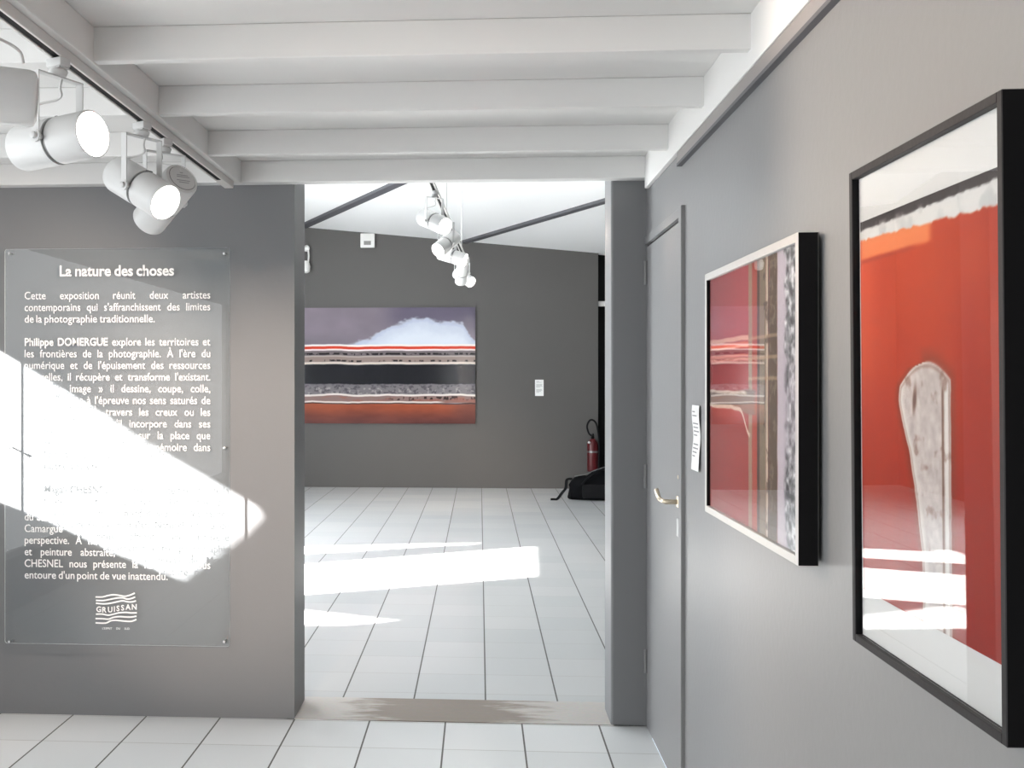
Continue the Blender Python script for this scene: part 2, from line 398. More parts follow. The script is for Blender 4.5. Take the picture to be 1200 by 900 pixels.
# ------------------------------------------------------------------ door in the right wall
d1 = empty('door_1', (XR, DY0, 0)); d1['kind'] = 'structure'
def at(o): return Vector(o.location)
def rel(bm, o):
    bmesh.ops.translate(bm, verts=bm.verts[:], vec=-at(o)); return bm
bm = bbox(XR - .003, XR + .045, DY0 + .004, DY1 - .004, .008, DZ - .004, bev=.002); link('door_leaf', rel(bm, d1), M['grey_right'], d1)
bm = bmesh.new()
box(bm, XR - .014, XR + .004, DY0 - .056, DY0 - .008, 0, DZ + .042, bev=.003); box(bm, XR - .008, XR + .004, DY0 - .008, YP - .002, DZ + .008, DZ + .042, bev=.002)
link('door_frame', rel(bm, d1), M['grey_right'], d1)
bm = bbox(XR - .0005, XR + .03, DY0 - .0055, DY0 + .0035, .0, DZ); link('door_gap', rel(bm, d1), M['dark'], d1)  # solid dark strip, shade of the gap put into its colour
for z in (.24, 1.03, 1.90):
    bm = bmesh.new(); y = DY1 - .008
    lathe(bm, [(z, .007), (z + .05, .007), (z + .051, .006), (z + .053, .007), (z + .10, .007)], 12, 'z', cap=(True, True), mtx=Matrix.Translation((XR - .009, y, 0)))
    link('hinge', rel(bm, d1), M['grey_right'], d1, smooth=True)
hy = DY0 + .045
bm = bmesh.new()
box(bm, XR - .010, XR - .003, hy - .02, hy + .02, 1.055 - .02, 1.055 + .02, bev=.004)
tube(bm, smooth_path([(XR - .005, hy, 1.055), (XR - .045, hy, 1.055), (XR - .055, hy + .012, 1.056), (XR - .057, hy + .07, 1.056), (XR - .058, hy + .10, 1.062), (XR - .060, hy + .135, 1.083)], 4), .0085, 10)
link('door_handle', rel(bm, d1), M['brass'], d1, smooth=True)
bm = bmesh.new(); box(bm, XR - .009, XR - .003, hy - .014, hy + .014, .93, .995, bev=.003); link('lock_plate', rel(bm, d1), M['steel'], d1)
bm = bmesh.new(); lathe(bm, [(XR - .008, .007), (XR - .003, .008)], 12, 'x', cap=(True, True), mtx=Matrix.Translation((0, hy - .01, 1.145))); link('bolt_cap', rel(bm, d1), M['brass'], d1)

# ------------------------------------------------------------------ wall text on clear acrylic
PY = YP - .033
tl, br = onY(5.5, 292, PY), onY(269, 758, PY)
panel = empty('exhibition_text_panel', (tl.x, YP, br.z))
tag(panel, 'clear acrylic panel of white exhibition text and wave logo on the grey pier', 'sign')
bm = bmesh.new(); box(bm, tl.x, br.x, PY, PY + .006, br.z, tl.z)
es = [e for e in bm.edges if abs(e.verts[0].co.y - e.verts[1].co.y) > .004]
bmesh.ops.bevel(bm, geom=es, offset=.012, segments=4, affect='EDGES', profile=0.5)
bm.normal_update()
for f in bm.faces: f.material_index = 0 if abs(f.normal.y) > .7 else 1
link('acrylic_sheet', rel(bm, panel), [M['acrylic'], M['acr_edge']], panel)
for u in (11, 263):
    for v in (297, 525, 752):
        p = onY(u, v, PY); bm = bmesh.new()
        lathe(bm, [(PY - .007, .003), (PY - .006, .006), (PY, .007), (PY, .004), (YP - .0006, .004)], 14, 'y', cap=(True, False), mtx=Matrix.Translation((p.x, 0, p.z)))
        link('standoff_screw', rel(bm, panel), M['steel'], panel, smooth=True)
def text_mesh(s, bold):
    c = bpy.data.curves.new('t', 'FONT'); c.body = s; c.size = 1; c.offset = 0.026 if bold else 0.007; c.resolution_u = 3
    o = bpy.data.objects.new('t', c); COL.objects.link(o); bpy.context.view_layer.update()
    dg = bpy.context.evaluated_depsgraph_get(); me = bpy.data.meshes.new_from_object(o.evaluated_get(dg))
    bpy.data.objects.remove(o); bpy.data.curves.remove(c)
    return me
_cache = {}
def word(s, bold):
    if (s, bold) not in _cache:
        me = text_mesh(s, bold); xs = [v.co.x for v in me.vertices]; _cache[(s, bold)] = (me, min(xs), max(xs))
    return _cache[(s, bold)]
PXM = (br.x - tl.x) / (269 - 5.5)         # metres per pixel in the panel's plane
def put(bm, me, M4):
    n0 = len(bm.verts); bm.from_mesh(me); bm.verts.ensure_lookup_table()
    for v in bm.verts[n0:]: v.co = M4 @ v.co
def text_line(bm, s, u0, u1, v, size, sx, justify=True):
    """words between pixel columns u0 and u1 with the middle of the small letters at v"""
    words = []
    bold = False
    for w in s.split(' '):
        if w.startswith('*'): bold = True; w = w[1:]
        e = w.endswith('*'); w = w.rstrip('*'); words.append((w, bold))
        if e: bold = False
    ms = [word(*w) for w in words]; k = size * sx
    wid = [(m[2] - m[1]) * k for m in ms]; tot = (u1 - u0) * PXM
    gap = (tot - sum(wid)) / max(1, len(ms) - 1)
    sq = 1.0
    if gap < size * .2 or not justify:
        g = size * .24 ; sq = (tot - g * (len(ms) - 1)) / sum(wid); gap = g
    x = onY(u0, v, PY).x; z = onY(u0, v, PY).z - size * .26
    for m, w in zip(ms, wid):
        put(bm, m[0], Matrix.Translation((x - m[1] * k * sq, PY - .0012, z)) @ Matrix.Rotation(math.pi / 2, 4, 'X') @ Matrix.Diagonal((k * sq, size, 1, 1)))
        x += w * sq + gap
def text_part(name, lines, size, sx):
    for a in lines:
        bm = bmesh.new(); text_line(bm, *a[:4], size, sx, *(a[4:])); link(name, rel(bm, panel), M['vinyl'], panel)
text_part('title_text', [('*La nature des choses*', 70, 204, 319, False)], .066, .9)
SZ, SX = .0485, .87
L0, L1 = 29, 246.5
text_part('text_line', [('Cette exposition réunit deux artistes', L0, L1, 347.5), ("contemporains qui s'affranchissent des limites", L0, L1, 361.2),
    ('de la photographie traditionnelle.', L0, 182, 374.8, False)], SZ, SX)
text_part('text_line', [(s, L0, e, 401.8 + 13.6 * i, e == L1) for i, (s, e) in enumerate([
    ('*Philippe DOMERGUE* explore les territoires et', L1), ("les frontières de la photographie. À l'ère du", L1),
    ("numérique et de l'épuisement des ressources", L1), ("naturelles, il récupère et transforme l'existant.", L1),
    ('« Refaire image » il dessine, coupe, colle,', L1), ("soumet et met à l'épreuve nos sens saturés de", L1),
    ('représentations. À travers les creux ou les', L1), ("pleins, des images qu'il incorpore dans ses", L1),
    ('œuvres, il nous interroge sur la place que', L1), ("l'on donne au passé et à la mémoire dans", L1), ('notre société.', 97)])], SZ, SX)
text_part('text_line', [(s, L0, e, 565.6 + 13.6 * i, e == L1) for i, (s, e) in enumerate([
    ('*Magali CHESNEL* nous propose de prendre de la', L1), ("hauteur et d'admirer les paysages", L1),
    ("environnants, mis à bord d'avion ou les taches", L1), ('du Salin de Gruissan et Parc Naturel régional de', L1),
    ('Camargue nous offrent une nouvelle', L1), ('perspective. À mi-chemin entre photographie', L1),
    ('et peinture abstraite, le travail de Magali', L1), ('CHESNEL nous présente la nature qui nous', L1),
    ("entoure d'un point de vue inattendu.", 197)])], SZ, SX)
lines = [[(32, 19.5), (40, 19.5), (46, 18), (52, 17), (58, 17.3), (66, 18.6), (72, 17.5), (78, 15)],
         [(32.5, 23.5), (41, 23.7), (48, 22.5), (57, 20.8), (64, 20.5), (69, 22), (74, 21.3), (78.5, 19.5)],
         [(32.5, 26.8), (42, 27.6), (50, 26.8), (58, 25), (64, 24), (70, 25.2), (75, 25.2), (79.5, 24)],
         [(32.5, 39.6), (40, 39.6), (47, 40.8), (54, 39.4), (60, 38), (68, 37.6), (74, 38.2), (80.5, 38)],
         [(32, 44.8), (40, 45), (47, 45.5), (53, 43.4), (60, 42.5), (68, 43), (74, 43), (80, 42)],
         [(32, 49.8), (40, 50.2), (45, 49.8), (50, 47.4), (56, 46.8), (66, 47.8), (74, 48), (80, 45.8)]]
bm = bmesh.new()
def ribbon(bm, pts, w):
    pts = smooth_path([Vector((p[0], 0, p[1])) for p in pts], 6); pr = None
    for i, p in enumerate(pts):
        t = (pts[min(i + 1, len(pts) - 1)] - pts[max(i - 1, 0)]).normalized(); n = Vector((-t.z, 0, t.x)) * w / 2
        cur = (bm.verts.new(p - n), bm.verts.new(p + n))
        if pr: bm.faces.new((pr[0], cur[0], cur[1], pr[1]))
        pr = cur
for pl in lines:
    ribbon(bm, [(onY(80 + u, 680 + v, PY).x, onY(80 + u, 680 + v, PY).z) for u, v in pl], 1.75 * PXM)
for v in bm.verts: v.co.y = PY - .0012
wob = [34.2, 34.8, 34.6, 34.0, 33.2, 32.4, 31.6, 31.4]
for i, (ch, uc) in enumerate(zip('GRUISSAN', (35.8, 42.5, 49.2, 54.2, 58.4, 63.8, 70.2, 77.4))):
    me, a, b = word(ch, True); p = onY(80 + uc, 680 + wob[i] + 2.8, PY); k = .034
    put(bm, me, Matrix.Translation((p.x, PY - .0012, p.z)) @ Matrix.Rotation(math.pi / 2, 4, 'X') @ Matrix.Diagonal((k * .95, k, 1, 1)) @ Matrix.Translation((-(a + b) / 2, 0, 0)))
text_line(bm, "L'ESPRIT DU SUD", 120, 152, 736.5, .0125, 1.0)
link('wave_logo', rel(bm, panel), M['vinyl'], panel)

# ------------------------------------------------------------------ artwork pigments
def vnoise(x, y, seed):
    xi, yi = np.floor(x).astype(int), np.floor(y).astype(int); fx, fy = x - xi, y - yi
    fx = fx * fx * (3 - 2 * fx); fy = fy * fy * (3 - 2 * fy)
    def h(a, b): return np.modf(np.abs(np.sin(a * 127.1 + b * 311.7 + seed * 74.7) * 43758.5453))[0]
    return (h(xi, yi) * (1 - fx) + h(xi + 1, yi) * fx) * (1 - fy) + (h(xi, yi + 1) * (1 - fx) + h(xi + 1, yi + 1) * fx) * fy
def fbm(x, y, seed, n=4):
    a, r, t = 0.5, 0, 0
    for i in range(n): r = r + a * vnoise(x * 2 ** i, y * 2 ** i, seed + i); t += a; a *= .5
    return r / t
def st(e0, e1, x):
    t = np.clip((x - e0) / (e1 - e0), 0, 1); return t * t * (3 - 2 * t)
def lay(c, col, m):
    col = np.array(col, float)
    if col.ndim == 1: col = col[None, None, :]
    return c * (1 - m[..., None]) + col * m[..., None]
def bandm(t, lo, hi, soft=.006): return st(lo - soft, lo + soft, t) * (1 - st(hi - soft, hi + soft, t))
def picture(name, nx, ny, fn, o, ux, uz, m, parent):
    """grid of nx x ny cells; origin o (lower left), edges ux (to the right) and uz (up); fn(s, t) gives sRGB 0-255"""
    s, t = np.meshgrid(np.linspace(0, 1, nx + 1), np.linspace(0, 1, ny + 1))
    c = np.clip(fn(s, t), 0, 255) / 255; lin = np.where(c <= .04045, c / 12.92, ((c + .055) / 1.055) ** 2.4)
    o, ux, uz = np.array(o), np.array(ux), np.array(uz)
    co = (o + s[..., None] * ux + t[..., None] * uz).reshape(-1, 3)
    i = np.arange((nx + 1) * (ny + 1)).reshape(ny + 1, nx + 1)
    quads = np.stack([i[:-1, :-1], i[:-1, 1:], i[1:, 1:], i[1:, :-1]], -1).reshape(-1, 4)
    me = bpy.data.meshes.new(name); me.from_pydata(co.tolist(), [], quads.tolist())
    at_ = me.color_attributes.new('pigment', 'FLOAT_COLOR', 'POINT')
    rgba = np.concatenate([lin.reshape(-1, 3), np.ones((lin.size // 3, 1))], 1).astype(np.float32)
    at_.data.foreach_set('color', rgba.ravel()); me.materials.append(m)
    ob = bpy.data.objects.new(name, me); COL.objects.link(ob); ob.parent = parent
    return ob

def art_orange(s, t):
    n = fbm(s * 6, t * 6, 3); n2 = fbm(s * 40, t * 50, 9, 3); n3 = fbm(s * 14, t * 16, 21)
    c = np.zeros(s.shape + (3,)); 
    g = st(0, 1, t)
    c[..., 0] = 150 + 24 * g + 14 * (n - .5) - 14 * s; c[..., 1] = 32 + 24 * g + 16 * (n - .5) - 8 * s; c[..., 2] = 6 + 10 * g + 6 * (n - .5)
    c = lay(c, (205, 84, 52), .5 * st(.25, .0, s) * st(.3, .8, t))
    # paler orange patch near the top, with a darker edge below it
    pm = st(.60, .54, s) * bandm(t, .900 - .012 * n, .965, .007) * st(-.02, .03, s)
    c = lay(c, (214, 126, 78), pm * .85); c = lay(c, (150, 46, 26), bandm(t, .885, .896, .005) * st(.52, .4, s) * .7)
    # torn white band and dark band along the top edge
    edge = .952 - .045 * s * (s < 2) + .012 * (n3 - .5) + .012 * (n2 - .5) + .03 * st(.2, 0, s) * 0 + .015 * s
    c = lay(c, (196, 198, 197), st(-.004, .004, t - edge)); c = lay(c, (160, 164, 166), st(-.004, .004, t - edge) * st(.5, .75, n3) * .6)
    c = lay(c, (46, 42, 44), st(.973, .979, t + .008 * (n2 - .5)) * (1 - .0 * s))
    c = lay(c, (190, 188, 186), st(.55, .75, n3) * bandm(t, .962, .985, .005) * .5)
    # pale bone-like shape standing in the middle
    le = np.interp(t, [0, .16, .30, .40, .47, .52, .56, .60, .615], [.50, .49, .445, .40, .35, .325, .335, .42, .53])
    le = le + .012 * (fbm(t * 30, s * 2, 5) - .5); re = .695 + .008 * (fbm(t * 40, s, 8) - .5)
    top = .615 - .55 * np.clip(np.abs(s - .53) - .02, 0, 1) ** 1.7 * 2.0
    d = np.minimum(np.minimum(s - le, re - s), (top - t) * 1.1)
    halo = st(-.05, .0, d) * (1 - st(0, .01, d)); c = lay(c, (112, 50, 34), halo * .55)
    b = np.zeros_like(c); v = 178 + 40 * (n2 - .5) + 30 * (n3 - .5)
    b[..., 0] = v + 2; b[..., 1] = v - 7; b[..., 2] = v - 10
    b = lay(b, (206, 202, 196), st(.055, .02, s - le) * .8)
    b = lay(b, (98, 68, 58), st(.018, .004, np.hypot((s - .445 - .02 * (t - .52) * 10) * .8, (t - .525) * .35)) * .9)
    b = lay(b, (98, 66, 52), bandm(s, .635, .648, .006) * st(.57, .54, t) * .9); b = lay(b, (210, 207, 203), bandm(s, .655, .682, .006) * st(.565, .54, t) * .8)
    b = lay(b, (120, 92, 80), st(.62, .8, fbm(s * 22, t * 30, 31)) * .6); b = lay(b, (104, 66, 52), st(.004, .012, d) * st(.022, .012, d) * .4)
    return lay(c, b, st(-.003, .006, d))
def art_bands(s, t):
    n = fbm(s * 5, t * 5, 2); n2 = fbm(s * 40, t * 30, 4, 3); nv = fbm(s * 70, t * 10, 6)
    c = np.zeros(s.shape + (3,)); c[..., 0] = 150 + 14 * (n - .5); c[..., 1] = 32 + 10 * (n - .5); c[..., 2] = 43 + 8 * (n - .5)
    c = lay(c, (178, 66, 74), st(.70, .75, t)); c = lay(c, (164, 38, 40), bandm(t, .50, .63, .02))
    c = lay(c, (156, 44, 40), st(.45, .40, t))
    w = .010 * (fbm(s * 8, t * 0 + 1, 12) - .5)
    for h, wd, col in ((.722, .010, (236, 176, 156)), (.700, .008, (226, 112, 92)), (.690, .005, (240, 190, 170)), (.655, .006, (222, 120, 104)), (.640, .005, (232, 150, 132))):
        c = lay(c, col, bandm(t + w, h - wd, h + wd, .004) * (1 - .35 * (s > .5)))
    for x0, x1, col in ((.505, .545, (160, 134, 112)), (.548, .60, (172, 66, 48)), (.60, .625, (64, 44, 32)), (.625, .69, (128, 112, 92)), (.69, .712, (206, 188, 168)), (.712, .725, (78, 54, 44)), (.725, .80, (88, 70, 52))):
        k = .006 * (fbm(t * 25, s * 0, int(x0 * 99)) - .5)
        c = lay(c, col, bandm(s + k, x0, x1, .004)); 
    c = lay(c, (176, 160, 136), st(.55, .75, n2) * bandm(s, .725, .80) * .7); c = lay(c, (60, 44, 36), st(.62, .8, n2) * bandm(s, .60, .80) * .6)
    for h in (.715, .64, .565): c = lay(c, (204, 172, 140), bandm(t + w, h - .006, h + .006, .004) * bandm(s, .5, .8) * .55)
    tongue = bandm(t, .448 - .02 * st(.35, .5, s), .512 + .01 * st(.3, .5, s), .006) * st(.62, .55, s)
    c = lay(c, (120, 98, 88), tongue); c = lay(c, (222, 200, 180), bandm(t + w, .503, .515, .004) * st(.5, .46, s))
    arch = .445 - .10 * st(.36, .52, s) ** 2 + .012 * (fbm(s * 14, t * 0, 40) - .5)
    c = lay(c, (226, 206, 188), bandm(t - arch + .44, .434, .450, .004) * st(.53, .51, s))
    c = lay(c, (150, 100, 84), st(0, .004, t - arch) * st(.47, .44, t) * .0)
    c = lay(c, (196, 186, 196), bandm(s + .008 * (fbm(t * 12, s * 0, 44) - .5), .80, .87, .006))
    c = lay(c, (190, 180, 190), st(.85, .86, s))
    g = fbm(s * 46, t * 40, 50, 5); sp = np.zeros_like(c); vv = 142 + 330 * (g - .5)
    sp[..., 0] = vv; sp[..., 1] = vv + 1; sp[..., 2] = vv + 5
    sp = lay(sp, (84, 82, 86), st(.6, .75, fbm(s * 10, t * 12, 60)) * .7); sp = lay(sp, (172, 160, 172), bandm(t, .3, .62, .1) * .35)
    c = lay(c, sp, st(.855, .885, s + .05 * (fbm(t * 16, s * 8, 70) - .5)))
    return c
def art_strata(s, t):
    y = 1 - t; n = fbm(s * 4, t * 4, 2); w = .012 * (fbm(s * 9, t * 0, 5) - .5); n2 = fbm(s * 70, y * 60, 7, 3); n3 = fbm(s * 64, y * 26, 17)
    c = np.zeros(s.shape + (3,)); c[..., 0] = 132 + 30 * (n - .5); c[..., 1] = 122 + 28 * (n - .5); c[..., 2] = 132 + 30 * (n - .5)
    c = lay(c, (92, 86, 104), st(.4, .62, s) * st(.28, .05, y) * .8); c = lay(c, (112, 104, 114), st(.2, .34, y) * st(.5, .2, s) * .6)
    k = .05 * (fbm(s * 12, y * 12, 9) - .5) + .03 * (fbm(s * 40, y * 40, 19, 2) - .5)
    topb = np.interp(s, [.0, .28, .40, .47, .55, .65, .73, .80, .88, .93, .96, .985, 1.0], [.34, .31, .265, .20, .14, .088, .09, .125, .135, .15, .21, .26, .28])
    c = lay(c, (196, 202, 216), st(-.012, .02, y - topb + k)); c = lay(c, (216, 221, 230), st(.05, .16, y - topb + k) * .8)
    c = lay(c, (168, 174, 200), st(.0, .02, y - topb + k) * st(.05, .02, y - topb + k) * .5)
    yy = y + w
    def B(a, b, col, m=1.0, soft=.004):
        nonlocal c; c = lay(c, col, bandm(yy, a, b, soft) * m)
    B(.318, .40, (236, 226, 222)); B(.335, .358, (206, 62, 40)); B(.372, .42, (112, 102, 104)); B(.392, .408, (34, 30, 32), st(.40, .55, n3))
    B(.415, .426, (178, 164, 156)); B(.425, .472, (146, 128, 122)); B(.452, .466, (44, 38, 40), st(.50, .62, n3)); B(.472, .490, (218, 202, 190)); B(.490, .668, (20, 20, 26), 1, .005)
    ft = .012 * (fbm(s * 60, y * 4, 23) - .5)
    c = lay(c, (118, 112, 116), bandm(yy + ft, .660, .752, .006)); c = lay(c, (76, 72, 78), st(.5, .7, n2) * bandm(yy, .668, .75) * .8); c = lay(c, (166, 158, 158), st(.6, .75, fbm(s * 60, y * 50, 28, 3)) * bandm(yy, .69, .75) * .7)
    wv = .022 * (fbm(s * 5, t * 0, 33) - .5)
    c = lay(c, (134, 108, 104), bandm(yy + wv, .755, .83)); c = lay(c, (226, 216, 210), bandm(yy + wv, .748, .764, .004))
    c = lay(c, (44, 30, 28), st(.5, .62, n3) * bandm(yy + wv, .77, .80, .006) * st(.45, .6, s)); c = lay(c, (150, 92, 78), st(.5, .7, fbm(s * 12, y * 30, 41)) * bandm(yy, .77, .82) * .7)
    c = lay(c, (226, 212, 204), bandm(yy - wv, .808, .822, .004) * st(.84, .78, s)); c = lay(c, (50, 30, 26), bandm(yy - wv, .822, .832, .004))
    bt = np.zeros_like(c); q = st(.83, 1, y); nn = fbm(s * 6, y * 14, 55)
    bt[..., 0] = 158 - 62 * q + 46 * (nn - .5); bt[..., 1] = 78 - 26 * q + 26 * (nn - .5); bt[..., 2] = 50 - 2 * q + 16 * (nn - .5)
    bt = lay(bt, (92, 54, 50), st(.8, .98, s) * .6)
    return lay(c, bt, st(.829, .835, yy - wv))

# ------------------------------------------------------------------ framed picture, orange print in a black frame (leans a little off the wall at the top)
def framed(name, label, y_left, y_right, z0, z1, xf, xb, fw, m_face, m_side, art, mat_margin, m_mat, nx, ny, tilt=0.0, recess=.007):
    """a picture on the right wall; y_left is the end away from the camera. Local axes: origin at the lower far corner of the back"""
    r = empty(name, (xb, y_left, z0)); r.rotation_euler = (0, -tilt, 0)
    tag(r, label, 'picture', 'framed pictures on the right wall')
    w, h, d = y_left - y_right, z1 - z0, xb - xf
    def rail(a0, a1, b0, b1, horiz):
        bm = bmesh.new(); fs = box(bm, -d, 0, -a1, -a0, b0, b1); bm.normal_update()
        for f in bm.faces:
            c = f.calc_center_median(); f.material_index = 0 if c.x < -d + 1e-4 else 1
            if horiz and abs(c.x + d / 2) < 1e-4 and abs(c.y + (a0 + a1) / 2) < 1e-4: f.material_index = 2
        bmesh.ops.bevel(bm, geom=bm.edges[:], offset=.0012, segments=1, affect='EDGES')
        return bm
    bm = rail(0, fw, 0, h, False); link('frame_side', bm, [m_face, m_side, m_side], r)
    bm = rail(w - fw, w, 0, h, False); link('frame_side', bm, [m_face, m_side, m_side], r)
    bm = rail(fw, w - fw, h - fw, h, True); link('frame_rail', bm, [m_face, m_side, m_face], r)
    bm = rail(fw, w - fw, 0, fw, True); link('frame_rail', bm, [m_face, m_side, m_face], r)
    link('backing', bbox(-d + recess + .006, -.004, -w + fw - .004, -fw + .004, fw - .004, h - fw + .004), m_mat, r)
    ms, mt, mb = mat_margin
    xp = -d + recess + .0045
    picture('art_print', nx, ny, art, (xp, -(fw + ms), fw + mb), (0, -(w - 2 * fw - 2 * ms), 0), (0, 0, h - 2 * fw - mt - mb), M['print'], r)
    link('glass', bbox(-d + recess, -d + recess + .002, -w + fw, -fw, fw, h - fw), M['glass'], r)
    return r
framed('framed_picture', 'tall orange print with pale bone shape behind glass in black frame, at the right edge', 1.980, 1.413, 1.0305, 1.8675, .668, .705, .014,
       M['blackface'], M['black'], art_orange, (.009, .078, .082), M['mat'], 230, 280, tilt=.008)
framed('framed_picture', 'wide red and grey striped abstract in silver faced black frame right of the door', 3.236, 2.303, 1.106, 1.806, .665, .708, .019,
       M['alu'], M['black'], art_bands, (0, 0, 0), M['mat'], 440, 320)

# ------------------------------------------------------------------ small paper labels
def label_sheet(name, text, loc, w, h, axis, curl):
    r = empty(name, loc); tag(r, text, 'label')
    bm = bmesh.new(); n = 14; rows = []
    for i in range(n + 1):
        t = i / n; off = .002 + curl * (.006 * (1 + math.sin(t * 9)) + .010 * max(0, .15 - t) / .15)
        rows.append([bm.verts.new((-off, -k * w, t * h) if axis == 'x' else (k * w, -off, t * h)) for k in (0, .5, 1)])
    for a, b in zip(rows, rows[1:]):
        for k in range(2): bm.faces.new((a[k], a[k + 1], b[k + 1], b[k]))
    ex = bmesh.ops.extrude_face_region(bm, geom=bm.faces[:])
    vv = [e for e in ex['geom'] if isinstance(e, bmesh.types.BMVert)]
    bmesh.ops.translate(bm, verts=vv, vec=(.0008, 0, 0) if axis == 'x' else (0, .0008, 0))
    link('sheet', bm, M['paper'], r, smooth=True)
    bm = bmesh.new()
    for t, k1 in ((.90, .5), (.84, .75), (.72, .85), (.66, .8), (.60, .86), (.54, .6), (.40, .8), (.34, .84), (.28, .7), (.22, .5)):
        off = .002 + curl * .006 * (1 + math.sin(t * 9)) + .0008; hh = .0022
        p = [(.14, t * h), (.14 + (k1 - .14), t * h)]
        a, b = p[0][0] * w, p[1][0] * w
        if axis == 'x': vs = [(-off, -a, t * h - hh), (-off, -b, t * h - hh), (-off - curl * .0006, -b, t * h + hh), (-off - curl * .0006, -a, t * h + hh)]
        else: vs = [(a, -off, t * h - hh), (b, -off, t * h - hh), (b, -off, t * h + hh), (a, -off, t * h + hh)]
        bm.faces.new([bm.verts.new(v) for v in vs])
    link('printed_lines', bm, M['ink'], r)
    return r
label_sheet('wall_label', 'narrow curling white paper label between the grey door and the red striped picture', (XR, 3.665, 1.195), .115, .215, 'x', .45)
p0, p1 = onY(627, 464, YF), onY(637, 445, YF)
label_sheet('wall_label', 'small white label on the far wall right of the wide landscape artwork', (p0.x, YF, p0.z), p1.x - p0.x, p1.z - p0.z, 'y', 0.0)

# ------------------------------------------------------------------ far wall artwork and fittings
yA = YF - .03
a0, a1 = onY(352, 496, yA), onY(557, 360, yA)
art = empty('wall_artwork', (a0.x, YF, a0.z)); tag(art, 'large wide unframed panel of purple, red, black and brown bands on the far wall', 'picture')
bm = bbox(0, a1.x - a0.x, -.029, -.003, 0, a1.z - a0.z); link('backing_board', bm, M['black'], art)
picture('art_print', 380, 260, art_strata, (0, -.030, 0), (a1.x - a0.x, 0, 0), (0, 0, a1.z - a0.z), M['gloss_print'], art)
b0, b1 = onY(422.3, 290, YF - .06), onY(438.8, 266, YF - .06)
al = empty('alarm_box', (b0.x, YF, b0.z)); tag(al, 'white wall box with small grey grille just under the ceiling of the far wall', 'alarm')
w, h = b1.x - b0.x, min(b1.z - b0.z, zf(b1.x, YF) - b0.z - .004)
link('casing', bbox(0, w, -.06, 0, 0, h, bev=.006), M['plastic'], al)
link('grille', bbox(w * .25, w * .75, -.064, -.058, h * .18, h * .46, bev=.002), M['grille'], al)
link('cover_plate', bbox(w * .22, w * .78, -.063, -.058, h * .62, h * .9, bev=.002), M['plastic'], al)
# half hidden fixture at the left edge of the opening
c0 = onY(357.5, 304, YF - .06)
fx = empty('wall_fixture', (c0.x, YF, c0.z)); tag(fx, 'slim white fixture with rounded lower end, half hidden behind left edge of the opening', 'fixture')
bm = bmesh.new(); lathe(bm, [(-.03, .03), (-.10, .045), (-.12, .02)], 16, 'y', cap=(True, True), mtx=Matrix.Translation((0.02, 0.03, .15))); link('mount', bm, M['plastic'], fx, smooth=True)
bm = bmesh.new(); tube(bm, [(.045, -.07, .14), (.052, -.075, .05), (.045, -.07, -.04)], .012, 8); link('arm', bm, M['plastic'], fx, smooth=True)
bm = bmesh.new(); lathe(bm, [(-.19, .02), (-.17, .055), (-.10, .065), (-.05, .05), (-.02, .02)], 16, 'z', cap=(True, True), mtx=Matrix.Translation((0.012, -.07, 0))); link('head', bm, M['plastic'], fx, smooth=True)
# little white box on the black panel
c0 = onY(704, 356, YF + .07)
sw = empty('door_closer', (c0.x, YF + .10, c0.z)); tag(sw, 'tiny pale fitting on the black doorway at the right end of the far wall', 'fitting')
link('casing', bbox(-.035, .10, -.04, 0, -.035, .035, bev=.005), M['plastic'], sw)
link('arm', bbox(.10, .30, -.02, -.008, -.012, .012, bev=.002), M['steel'], sw)

# ------------------------------------------------------------------ fire extinguisher
e0 = onY(694.5, 553, YF - .10)
ex = empty('fire_extinguisher', (e0.x, YF - .10, e0.z)); tag(ex, 'red fire extinguisher with black hose hung at the right end of the far wall', 'fire extinguisher')
bm = bmesh.new(); lathe(bm, [(0, .05), (.006, .068), (.02, .074), (.36, .074), (.40, .066), (.43, .042), (.445, .026)], 28, 'z', cap=(True, True)); link('cylinder', bm, M['red'], ex, smooth=True)
bm = bmesh.new(); lathe(bm, [(.445, .022), (.47, .024), (.48, .018), (.50, .018)], 16, 'z', cap=(True, True)); box(bm, -.016, .016, -.05, .06, .485, .505, bev=.003); link('valve', bm, M['rubber'], ex)
bm = bmesh.new(); tube(bm, smooth_path([(0, .04, .50), (0, -.06, .515), (0, -.12, .49)], 5), .008, 8); link('lever', bm, M['rubber'], ex, smooth=True)
bm = bmesh.new(); tube(bm, smooth_path([(.01, 0, .475), (-.05, -.01, .52), (-.075, -.02, .62), (-.03, -.03, .70), (.04, -.03, .66), (.075, -.03, .5), (.085, -.03, .3), (.08, -.03, .14)], 7), .013, 10); link('hose', bm, M['rubber'], ex, smooth=True)
bm = bmesh.new(); lathe(bm, [(.04, .026), (.15, .014)], 14, 'z', cap=(True, True), mtx=Matrix.Translation((.08, -.03, 0))); link('nozzle', bm, M['rubber'], ex, smooth=True)
bm = bmesh.new(); lathe(bm, [(-.04, .016), (-.052, .016)], 14, 'y', cap=(True, True), mtx=Matrix.Translation((-.055, -.02, .40))); link('gauge', bm, M['plastic'], ex)
bm = bmesh.new(); lathe(bm, [(.26, .0755), (.285, .0755)], 28, 'z'); box(bm, -.03, .03, .070, .10, .20, .34); link('wall_bracket', bm, M['band'], ex)

